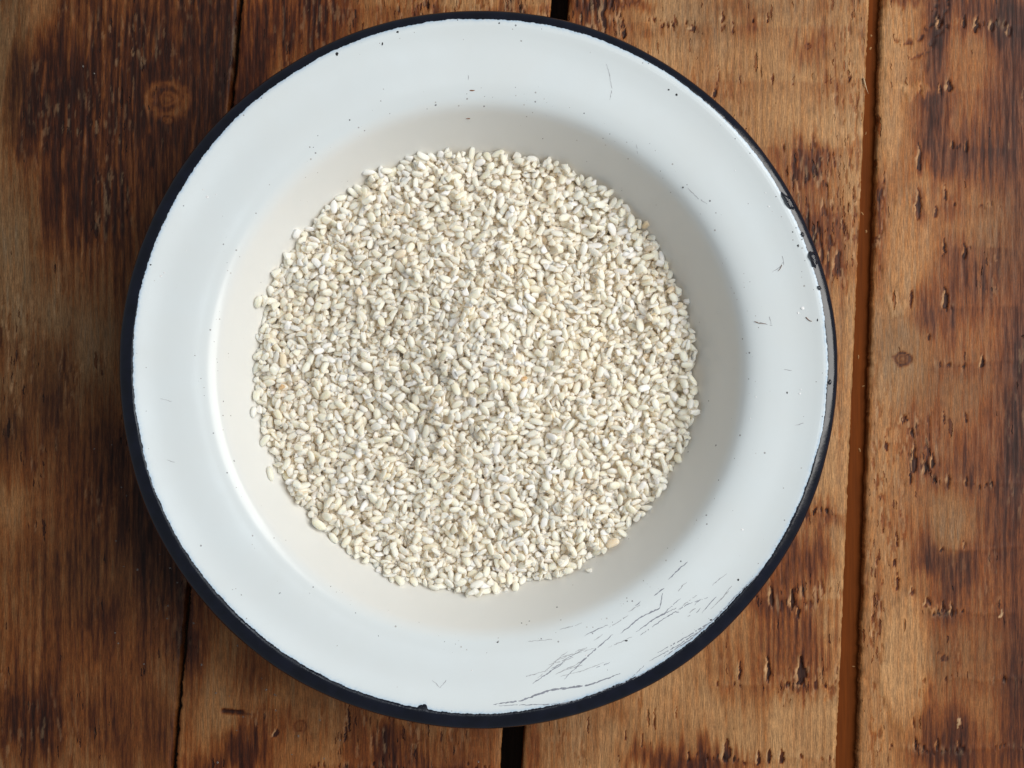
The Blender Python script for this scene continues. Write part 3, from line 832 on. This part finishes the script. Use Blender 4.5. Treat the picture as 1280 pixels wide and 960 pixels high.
# ------------------------------------------------------------------ the rice
# grain shapes
def grain_template(kind, rnd, seg=10, rings=9):
    """unit grain: half length 1 along x, half width 1 (y), half thickness 1 (z)"""
    v = []
    e = rnd.uniform(1.9, 3.4)
    bend = rnd.uniform(-0.10, 0.10)
    notch = rnd.uniform(0.15, 0.5) if rnd.random() < 0.7 else 0
    facet = [rnd.uniform(0.80, 1.10) for _ in range(seg)]
    for i in range(rings):
        t = -math.cos(math.pi * (i + 0.5) / rings)
        rad = (1 - abs(t) ** e) ** (1 / 1.95)
        for j_ in range(seg):
            a = 2 * math.pi * j_ / seg
            y = math.cos(a) * rad * facet[j_]; z = math.sin(a) * rad * facet[(j_ * 3) % seg]
            x = t
            if t > 0.35 and y > 0: y *= 1 - notch * (t - 0.35) / 0.65
            y += bend * (1 - 2 * t * t)
            v.append([x, y, z])
    v = [[-1.0 * 1.0, 0, 0]] + v + [[1.0, 0, 0]]
    v = np.array(v)
    if kind == 'broken':
        cut = rnd.uniform(-0.15, 0.45); k1, k2 = rnd.uniform(-0.5, 0.5), rnd.uniform(-0.5, 0.5)
        lim = cut + k1 * v[:, 1] + k2 * v[:, 2]
        over = v[:, 0] > lim
        v[over, 0] = lim[over] + (v[over, 0] - lim[over]) * 0.10
        sc = 1 + 0.35 * over * 0
        v[over, 1] *= 1.12; v[over, 2] *= 1.12
        v[:, 0] = (v[:, 0] - v[:, 0].min()) / (v[:, 0].max() - v[:, 0].min()) * 2 - 1
    for _ in range({'full': 1, 'broken': 3, 'bit': 4}[kind]):
        nn = np.array([rnd.gauss(0, 0.5), rnd.gauss(0, 1), rnd.gauss(0, 1)]); nn /= np.linalg.norm(nn)
        lim_ = rnd.uniform(0.55, 0.82) if kind != 'full' else rnd.uniform(0.74, 0.9)
        dd = v @ nn - lim_
        v = v - np.clip(dd, 0, None)[:, None] * nn * 0.95
    if kind == 'bit':
        v[:, 0] = np.clip(v[:, 0], -0.75, 0.8) / 0.8
        v *= np.array([rnd.uniform(0.85, 1.15) for _ in range(len(v))])[:, None]
    quads = []; tr = []
    for i in range(rings - 1):
        for j_ in range(seg):
            a = 1 + i * seg + j_; b = 1 + i * seg + (j_ + 1) % seg
            quads.append((a, a + seg, b + seg, b))
    n = len(v)
    for j_ in range(seg):
        tr.append((0, 1 + j_, 1 + (j_ + 1) % seg))
        tr.append((n - 1, 1 + (rings - 1) * seg + (j_ + 1) % seg, 1 + (rings - 1) * seg + j_))
    return v, np.array(quads)[:, ::-1], np.array(tr)[:, ::-1]


rt = random.Random(5)
TPL = [('full', grain_template('full', rt)) for _ in range(8)] + [('broken', grain_template('broken', rt)) for _ in range(8)] + [('bit', grain_template('bit', rt)) for _ in range(4)]

# local frame: millimetres about the plate centre
RES = 0.26
HALF = 102
NG = int(2 * HALF / RES)
gx = (np.arange(NG) + 0.5) * RES - HALF
GX, GY = np.meshgrid(gx, gx)
PLZ = plate_z(GX, GY)
RC = (-1.4, 0.3)      # the heap sits a little to the left


def heap(x, y):
    dx, dy = x - RC[0], y - RC[1]
    d = np.hypot(dx, dy)
    base = 18.6 - 3.6 * (dx / 87.0) - 0.2 * (dy / 87.0)
    dome = 5.0 * np.exp(-((dx - 4) ** 2 + (dy - 4) ** 2) / (2 * 36.0 ** 2)) + 4.0 * np.exp(-((dx - 2) ** 2 + (dy - 6) ** 2) / (2 * 17.0 ** 2)) + 1.5 * np.exp(-((dx - 2) ** 2 + (dy - 26) ** 2) / (2 * 20.0 ** 2))
    dip = -2.8 * np.exp(-((dx + 34) ** 2 + (dy + 16) ** 2) / (2 * 16.0 ** 2)) - 1.4 * np.exp(-((dx - 30) ** 2 + (dy - 32) ** 2) / (2 * 14.0 ** 2))
    rough = 0.9 * fbm(x / 16, y / 16, 151, 3) + 1.6 * fbm(x / 9, y / 9, 156, 2) * sstep(62, 84, d)
    return base + dome + dip + rough


TGT = heap(GX, GY)
BED = np.maximum(PLZ, TGT - 7.0)
H = np.where(TGT - 7.0 > PLZ, TGT - 7.0, PLZ).astype(np.float64)
ID = np.full((NG, NG), -1, np.int32)
grains = []
PW = 15
oi = np.arange(-PW, PW + 1) * RES
OX, OY = np.meshgrid(oi, oi)
NP = len(oi)
want = TGT - 0.7


def place(cx, cy, a, b_, c, yaw, pitch, roll, tpl, edge=False):
    ix = int((cx + HALF) / RES); iy = int((cy + HALF) / RES)
    if ix < PW + 1 or iy < PW + 1 or ix > NG - PW - 2 or iy > NG - PW - 2: return None
    cx = gx[ix]; cy = gx[iy]
    sl = (slice(iy - PW, iy + PW + 1), slice(ix - PW, ix + PW + 1))
    Hp = H[sl]
    q = 9
    core = Hp[PW - q:PW + q + 1, PW - q:PW + q + 1]
    ox = OX[PW - q:PW + q + 1, PW - q:PW + q + 1]; oy = OY[PW - q:PW + q + 1, PW - q:PW + q + 1]
    s2 = (ox * ox).sum()
    gxs = (core * ox).sum() / s2; gys = (core * oy).sum() / s2
    gl = math.hypot(gxs, gys)
    if gl > 1.9: gxs *= 1.9 / gl; gys *= 1.9 / gl
    nrm = Vector((-gxs, -gys, 1)).normalized()
    base = Vector((0, 0, 1)).rotation_difference(nrm).to_matrix()
    R = np.array(base @ Matrix.Rotation(yaw, 3, 'Z') @ Matrix.Rotation(pitch, 3, 'Y') @ Matrix.Rotation(roll, 3, 'X'))
    A = R @ np.diag([1 / a ** 2, 1 / b_ ** 2, 1 / c ** 2]) @ R.T
    B = A[0, 2] * OX + A[1, 2] * OY
    Cc = A[0, 0] * OX ** 2 + 2 * A[0, 1] * OX * OY + A[1, 1] * OY ** 2 - 1
    disc = B * B - A[2, 2] * Cc
    m = disc > 0
    sq = np.sqrt(disc[m])
    lo = (-B[m] - sq) / A[2, 2]; hi = (-B[m] + sq) / A[2, 2]
    zc = np.partition(Hp[m] - lo, -3)[-3] - 0.45
    top = zc + hi
    Hn = Hp[m]
    win = top > Hn
    Hn[win] = top[win]
    Hp[m] = Hn
    I = ID[sl]; Ii = I[m]; Ii[win] = len(grains); I[m] = Ii
    grains.append((cx, cy, zc, R, a, b_, c, tpl))
    return len(grains) - 1


def rand_dims(rnd):
    u = rnd.random()
    if u < 0.50:
        k = rnd.randrange(0, 8); a = rnd.uniform(2.3, 3.3); b_ = rnd.uniform(1.35, 1.85)
    elif u < 0.86:
        k = rnd.randrange(8, 16); a = rnd.uniform(1.35, 2.1); b_ = rnd.uniform(1.25, 1.8)
    else:
        k = rnd.randrange(16, 20); a = rnd.uniform(1.0, 1.5); b_ = rnd.uniform(0.9, 1.3)
    q = rnd.uniform(0.78, 0.98)
    return a * q, b_ * q, b_ * q * rnd.uniform(0.46, 0.66), k


rnd = random.Random(23)
MAXG = 13000
inside = np.argwhere(TGT - PLZ > -0.4)
fails = 0
while len(grains) < MAXG:
    best = None; bd = -9
    for _ in range(7):
        iy, ix = inside[rnd.randrange(len(inside))]
        d = want[iy, ix] - H[iy, ix]
        if d > bd: bd = d; best = (ix, iy)
    if bd < 0.15:
        fails += 1
        if fails > 900: break
        continue
    a, b_, c, k = rand_dims(rnd)
    ix, iy = best
    if TGT[iy, ix] - PLZ[iy, ix] < 1.2 and rnd.random() < 0.45: continue
    place(gx[ix], gx[iy], a, b_, c, rnd.uniform(0, 2 * math.pi), rnd.gauss(0, 0.20), rnd.gauss(0, 0.27), k)
for _ in range(700):                      # small bits sift into the hollows
    c_ = inside[np.array([rnd.randrange(len(inside)) for _ in range(60)])]
    d_ = want[c_[:, 0], c_[:, 1]] - H[c_[:, 0], c_[:, 1]]
    q_ = int(np.argmax(d_))
    if d_[q_] < 0.2: continue
    iy, ix = c_[q_]
    a = rnd.uniform(1.3, 2.4); b_ = rnd.uniform(1.1, 1.6)
    place(gx[ix], gx[iy], a, b_, b_ * 0.6, rnd.uniform(0, 6.28), rnd.gauss(0, 0.2), rnd.gauss(0, 0.3), rnd.randrange(8, 20))
print('grains', len(grains), 'fails', fails)


def rice_spot(px, py):
    """plate-local mm position on the current rice surface under photo position px, py"""
    z = 24.0
    for _ in range(6):
        s = (CAM_H - z * MM) / F_PX
        x = (px - 640) * s - PC[0]; y = (480 - py) * s - PC[1]
        x /= MM; y /= MM
        ix = int(np.clip((x + HALF) / RES, 0, NG - 1)); iy = int(np.clip((y + HALF) / RES, 0, NG - 1))
        z = float(H[iy, ix])
    return x, y


SPECIAL = {}
def special(px, py, a, b_, yaw, k, label, tint=0.5, chalk=0.0, husk=0.0, group=None):
    x, y = rice_spot(px, py)
    i = place(x, y, a, b_, b_ * 0.74, math.radians(yaw), 0.03, 0.1, k)
    if i is not None: SPECIAL[i] = (label, tint, chalk, husk, group)


special(339, 592, 2.9, 1.5, 100, 1, 'pale rice grain lying apart on the enamel at the lower left of the heap', .8)
special(325, 378, 2.7, 1.5, 75, 2, 'rounded grain standing clear of the heap edge on the left', .7)
special(372, 293, 2.0, 1.5, 60, 9, 'bright chalky broken grain at the upper left edge of the heap', .9, 1.0)
special(400, 655, 3.3, 1.9, -38, 3, 'large ivory grain at the lower left edge of the heap', .6)
special(318, 515, 2.3, 1.4, 80, 4, 'whitish grain jutting from the left edge of the heap', .9, .5)
special(461, 217, 2.7, 1.15, 5, 5, 'slim white grain at the top left edge of the heap', .9, .9)
special(501, 318, 2.6, 1.5, 25, 6, 'pinkish grain with a husk streak in the upper left of the heap', .4, .2, .22)
special(752, 424, 1.9, 1.5, 10, 10, 'yellow tinged broken grain right of the middle of the heap', .1, .0, .25)
special(806, 282, 2.0, 1.3, 60, 11, 'yellowish husk tinged grain near the upper right edge of the heap', .1, .0, .4)
special(352, 484, 1.3, 1.1, 30, 17, 'small orange brown fragment near the left edge of the heap', .0, .0, .8)
special(655, 474, 1.3, 1.0, 30, 18, 'brown husked fragment just right of the middle of the heap', .0, .0, .85)
special(736, 712, 1.2, 1.0, 10, 16, 'tiny round grain at the bottom right edge of the heap', .7, .3)
special(857, 377, 1.3, 1.2, 10, 16, 'round white fragment at the right edge of the heap', .9, 1.0)

vis = np.bincount(ID[ID >= 0], minlength=len(grains))
order = [i for i in np.argsort(-vis) if i not in SPECIAL]
solo = set(order[:300 - len(SPECIAL)]) | set(SPECIAL)
gr = random.Random(77)
ch = []
for i in range(len(grains)):
    if i in SPECIAL: ch.append(SPECIAL[i][1:4]); continue
    u = gr.random()
    chalk = 1.0 if u < 0.075 else (0.5 if u < 0.17 else gr.uniform(0, 0.18))
    husk = gr.uniform(0.12, 0.4) if gr.random() < 0.008 else 0.0
    ch.append((gr.random() ** 0.8, chalk, husk))

CLOCK = ['three', 'two', 'one', 'twelve', 'eleven', 'ten', 'nine', 'eight', 'seven', 'six', 'five', 'four']
def clock(dx, dy):
    return CLOCK[int(round(math.degrees(math.atan2(dy, dx)) / 30)) % 12] + " o'clock"
def heap_label(kind, cx, cy, R, a):
    dx, dy = cx - RC[0], cy - RC[1]
    d = math.hypot(dx, dy)
    where = 'near the heap middle' if d < 20 else ('midway out on heap' if d < 45 else ('on outer heap' if d < 62 else ('near heap edge' if d < 76 else 'at heap edge')))
    yaw = math.degrees(math.atan2(R[1, 0], R[0, 0])) % 180
    lie = 'crosswise' if yaw < 22 or yaw > 158 else ('slanting rightward' if yaw < 68 else ('upright' if yaw < 112 else 'slanting leftward'))
    return f"{kind} {lie}, {where}, toward {clock(dx, dy)}"


V = []; Q = []; T = []; SMQ = []; SMT = []; at = {'tint': [], 'chalk': [], 'husk': []}; nv = 0
shown = 0
for i, (cx, cy, zc, R, a, b_, c, k) in enumerate(grains):
    kind, (tv, tq, tt_) = TPL[k]
    loc = tv * np.array([a, b_, c])
    tint, chalk, husk = ch[i]
    if i in solo:
        me = mesh_np('rice_grain', loc * MM, tq, tt_, smooth=(kind == 'full'))
        n = len(loc)
        attr(me, 'tint', np.full(n, tint)); attr(me, 'chalk', np.full(n, chalk)); attr(me, 'husk', np.full(n, husk))
        o = link_mesh('rice_grain', me, M_RICE)
        Mx = Matrix(R.tolist()).to_4x4()
        Mx.translation = Vector((PC[0] + cx * MM, PC[1] + cy * MM, zc * MM))
        o.matrix_world = Mx
        if i in SPECIAL:
            tag(o, SPECIAL[i][0], 'rice grain')
        elif chalk > 0.3:
            tag(o, heap_label('chalky white rice grain', cx, cy, R, a), 'rice grain', 'chalky white grains on top of the rice heap')
        elif husk > 0:
            tag(o, heap_label('brownish rice grain', cx, cy, R, a), 'rice grain', 'brownish grains on top of the rice heap')
        elif kind == 'full':
            tag(o, heap_label('whole ivory grain', cx, cy, R, a), 'rice grain', 'whole ivory grains on top of the rice heap')
        else:
            tag(o, heap_label('broken ivory grain', cx, cy, R, a), 'rice grain', 'broken ivory grains on top of the rice heap')
        continue
    w = loc @ R.T + np.array([cx, cy, zc])
    SMQ.append(np.full(len(tq), kind == 'full')); SMT.append(np.full(len(tt_), kind == 'full'))
    V.append(w); Q.append(tq + nv); T.append(tt_ + nv); nv += len(w)
    at['tint'].append(np.full(len(w), tint)); at['chalk'].append(np.full(len(w), chalk)); at['husk'].append(np.full(len(w), husk))
# the packed rice below the top layers
step = 8
bx2, by2 = GX[::step, ::step], GY[::step, ::step]
inb = (TGT - 7.0 > PLZ)[::step, ::step]
bz = np.where(inb, BED[::step, ::step], PLZ[::step, ::step] - 0.6)
bz = np.where(inb, bz - 0.3, np.minimum(bz, 99))
nb = bx2.shape[0]
gq = grid_quads(nb, nb)
far = np.hypot(bx2, by2).ravel() < 92
gq = gq[far[gq].all(1)]
used = np.unique(gq); remap = np.full(nb * nb, -1); remap[used] = np.arange(len(used))
V.append(np.stack([bx2.ravel(), by2.ravel(), bz.ravel()], -1)[used]); Q.append(remap[gq] + nv)
for kx, val in (('tint', .1), ('chalk', 0), ('husk', .25)): at[kx].append(np.full(len(used), val))
me = mesh_np('rice_grains', np.concatenate(V) * MM, np.concatenate(Q), np.concatenate(T))
SMQ.append(np.full(len(me.polygons) - sum(map(len, SMQ)) - sum(map(len, SMT)), True))
me.polygons.foreach_set('use_smooth', np.concatenate(SMQ + SMT))
for kx in at: attr(me, kx, np.concatenate(at[kx]))
o = link_mesh('rice_grains', me, M_RICE, loc=(PC[0], PC[1], 0))
tag(o, 'heap of uncooked short grain white rice filling the well of the plate', 'rice', kind='stuff')

# ------------------------------------------------------------------ small loose things
def drop(px, py, rx, ry, hz, on_plate, label, group=None, yaw=0.0, seed=0):
    me = chip_mesh('water_drop', rx * MM, ry * MM, hz * MM, seed, 16, 6)
    o = link_mesh('water_drop', me, M_WATER if on_plate else M_BEAD)
    if on_plate:
        x, y, z = plate_pt(px, py, 0.00012)
        th_ = math.atan2(y - PC[1], x - PC[0])
        e = 0.0006
        zr = [float(plate_z((x - PC[0] + s * e * math.cos(th_)) / MM, (y - PC[1] + s * e * math.sin(th_)) / MM)) for s in (-1, 1)]
        sl = (zr[1] - zr[0]) * MM / (2 * e)
        nrm = Vector((-sl * math.cos(th_), -sl * math.sin(th_), 1)).normalized()
        q = Vector((0, 0, 1)).rotation_difference(nrm)
        o.matrix_world = Matrix.Translation((x, y, z)) @ q.to_matrix().to_4x4() @ Matrix.Rotation(th_ + yaw, 4, 'Z')
    else:
        x, y = to_xy(px, py)
        o.location = (x, y, 0.0001)
    return tag(o, label, 'water drop', group)


drop(1016, 324, 1.7, 3.3, 1.0, True, 'largest oval water drop on the right side of the navy rim', seed=1)
drop(985, 252, 1.6, 3.9, 0.9, True, 'long water drop on the upper right of the navy rim', yaw=0.1, seed=2)
drop(1003, 293, 0.8, 0.9, 0.45, True, 'small water drop between two larger ones on the navy rim', seed=3)
drop(1024, 360, 0.8, 1.0, 0.45, True, 'small water drop on the navy rim below the largest drop', seed=4)
drop(1037, 478, 0.7, 1.0, 0.4, True, 'tiny water drop at the rightmost point of the navy rim', seed=5)
rd = random.Random(3)
wd = [(140, 556), (118, 561), (152, 609), (158, 620), (200, 693), (213, 710), (222, 728), (144, 791), (148, 804), (180, 830), (209, 773), (210, 757), (155, 708), (242, 779), (297, 807), (252, 831), (343, 868), (345, 869), (270, 866),
      (287, 870), (333, 862), (345, 888), (304, 896), (365, 943), (405, 948), (400, 900), (272, 953), (425, 925), (172, 712), (104, 83), (118, 92), (598, 952), (296, 913), (373, 920), (327, 848), (190, 606), (145, 676)]
def water_label(x, y):
    a = x < edgeA(y)
    near = min(float(np.hypot(x - 640 * 1 + 55, y - 462)), 999)
    side = 'close to rim' if near < 500 else 'clear of rim'
    return f"tiny water bead on the {'left plank' if a else 'second plank'} {side}, toward {clock(x - 597, 462 - y)}"
for i, (x, y) in enumerate(wd):
    s = rd.uniform(0.22, 0.5)
    drop(x, y, s, s * rd.uniform(0.8, 1.2), s * 0.75, False, water_label(x, y), 'beads of water on the planks', seed=20 + i)

# splinter standing off the edge of the third plank
def splinter(pts, w, label):
    v = []; q = []
    n = len(pts)
    for i, (px, py, z) in enumerate(pts):
        x, y = to_xy(px, py); k = w * (1 - i / (n - 0.6))
        for dx, dz in ((-k, 0), (0, k), (k, 0), (0, -k)): v.append((x + dx, y, z + dz))
    for i in range(n - 1):
        for j_ in range(4): q.append((4 * i + j_, 4 * i + (j_ + 1) % 4, 4 * i + 4 + (j_ + 1) % 4, 4 * i + 4 + j_))
    q += [(3, 2, 1, 0), (4 * n - 4, 4 * n - 3, 4 * n - 2, 4 * n - 1)]
    o = link_mesh('splinter', mesh_np('splinter', v, q), simple('pale_splinter', (0.55, 0.38, 0.22), 0.6), pl[2])
    o['label'] = label
splinter([(1079, 98, 0.0004), (1081, 106, 0.0004), (1083, 111, 0.0), (1086, 117, -0.0004)], 0.00045, 'pale splinter bent over the gap')

rc = random.Random(9)
for i in range(9):
    yy_ = rc.uniform(20, 940); fx = rc.uniform(0.15, 0.85)
    px_ = edgeC(yy_) + (edgeD0(yy_) - edgeC(yy_)) * fx
    s_ = (CAM_H + 0.003) / F_PX
    o = link_mesh('wood_crumb', chip_mesh('wood_crumb', rc.uniform(0.25, 0.6) * MM, rc.uniform(0.4, 1.0) * MM, 0.35 * MM, 500 + i, 8, 2), M_CRUMB)
    o.location = (*to_xy(px_, yy_), -0.0030)
    o.rotation_euler = (0, 0, rc.uniform(0, 3))
    tag(o, 'tiny pale crumb of wood lodged in the wide gap between the right planks', 'wood crumb', 'crumbs lodged in the plank gap')

# starch dust and fibres on the flange
for i, (x, y, s) in enumerate([(957, 241, 1.0), (961, 258, 1.3), (1004, 385, 3.0), (998, 391, 1.6), (1001, 487, 1.2), (1000, 492, 1.6), (945, 496, 1.1), (938, 523, 1.0), (919, 213, .8), (259, 246, 2.2), (254, 237, 1.2),
                               (270, 243, 1.0), (201, 345, 2.0), (205, 341, 1.4), (233, 313, 1.0), (733, 819, 1.6), (928, 662, 1.8), (590, 838, 1.2)]):
    k = s * 0.293 * MM
    X_, Y_, Z_ = plate_pt(x, y, 0.00002)
    o = link_mesh('starch_spot', chip_mesh('starch_spot', k, k * 0.7, 0.0001, 300 + i), M_STARCH)
    o.location = (X_, Y_, Z_)
    tag(o, f"{'larger' if s > 1.3 else 'tiny'} white speck of starch on the flange at {clock(x - 597, 462 - y)}", 'starch speck', 'specks of starch on the flange')
for i, (x, y, a, L, lb) in enumerate([(1011, 399, -35, 9, 'short dark brown husk fibre on the right flange by the rim'), (975, 335, 60, 9, 'curved tan fibre on the upper right of the flange'), (950, 403, -10, 14, 'thin straw fibre lying across the right flange')]):
    pts = [(x + (t - .5) * L * math.cos(math.radians(a)), y - (t - .5) * L * math.sin(math.radians(a)) + 1.2 * math.sin(t * 3)) for t in np.linspace(0, 1, 7)]
    v = []; q = []
    for i2, (px, py) in enumerate(pts):
        X_, Y_, Z_ = plate_pt(px, py, 0.00018)
        w_ = 0.00013
        for dx, dz in ((-w_, 0), (0, w_), (w_, 0), (0, -w_)): v.append((X_ + dx, Y_ + dx * .5, Z_ + dz))
    for i2 in range(6):
        for j_ in range(4): q.append((4 * i2 + j_, 4 * i2 + (j_ + 1) % 4, 4 * i2 + 4 + (j_ + 1) % 4, 4 * i2 + 4 + j_))
    q += [(3, 2, 1, 0), (24, 25, 26, 27)]
    tag(link_mesh('husk_fibre', mesh_np('husk_fibre', v, q), M_HUSK), lb, 'fibre')
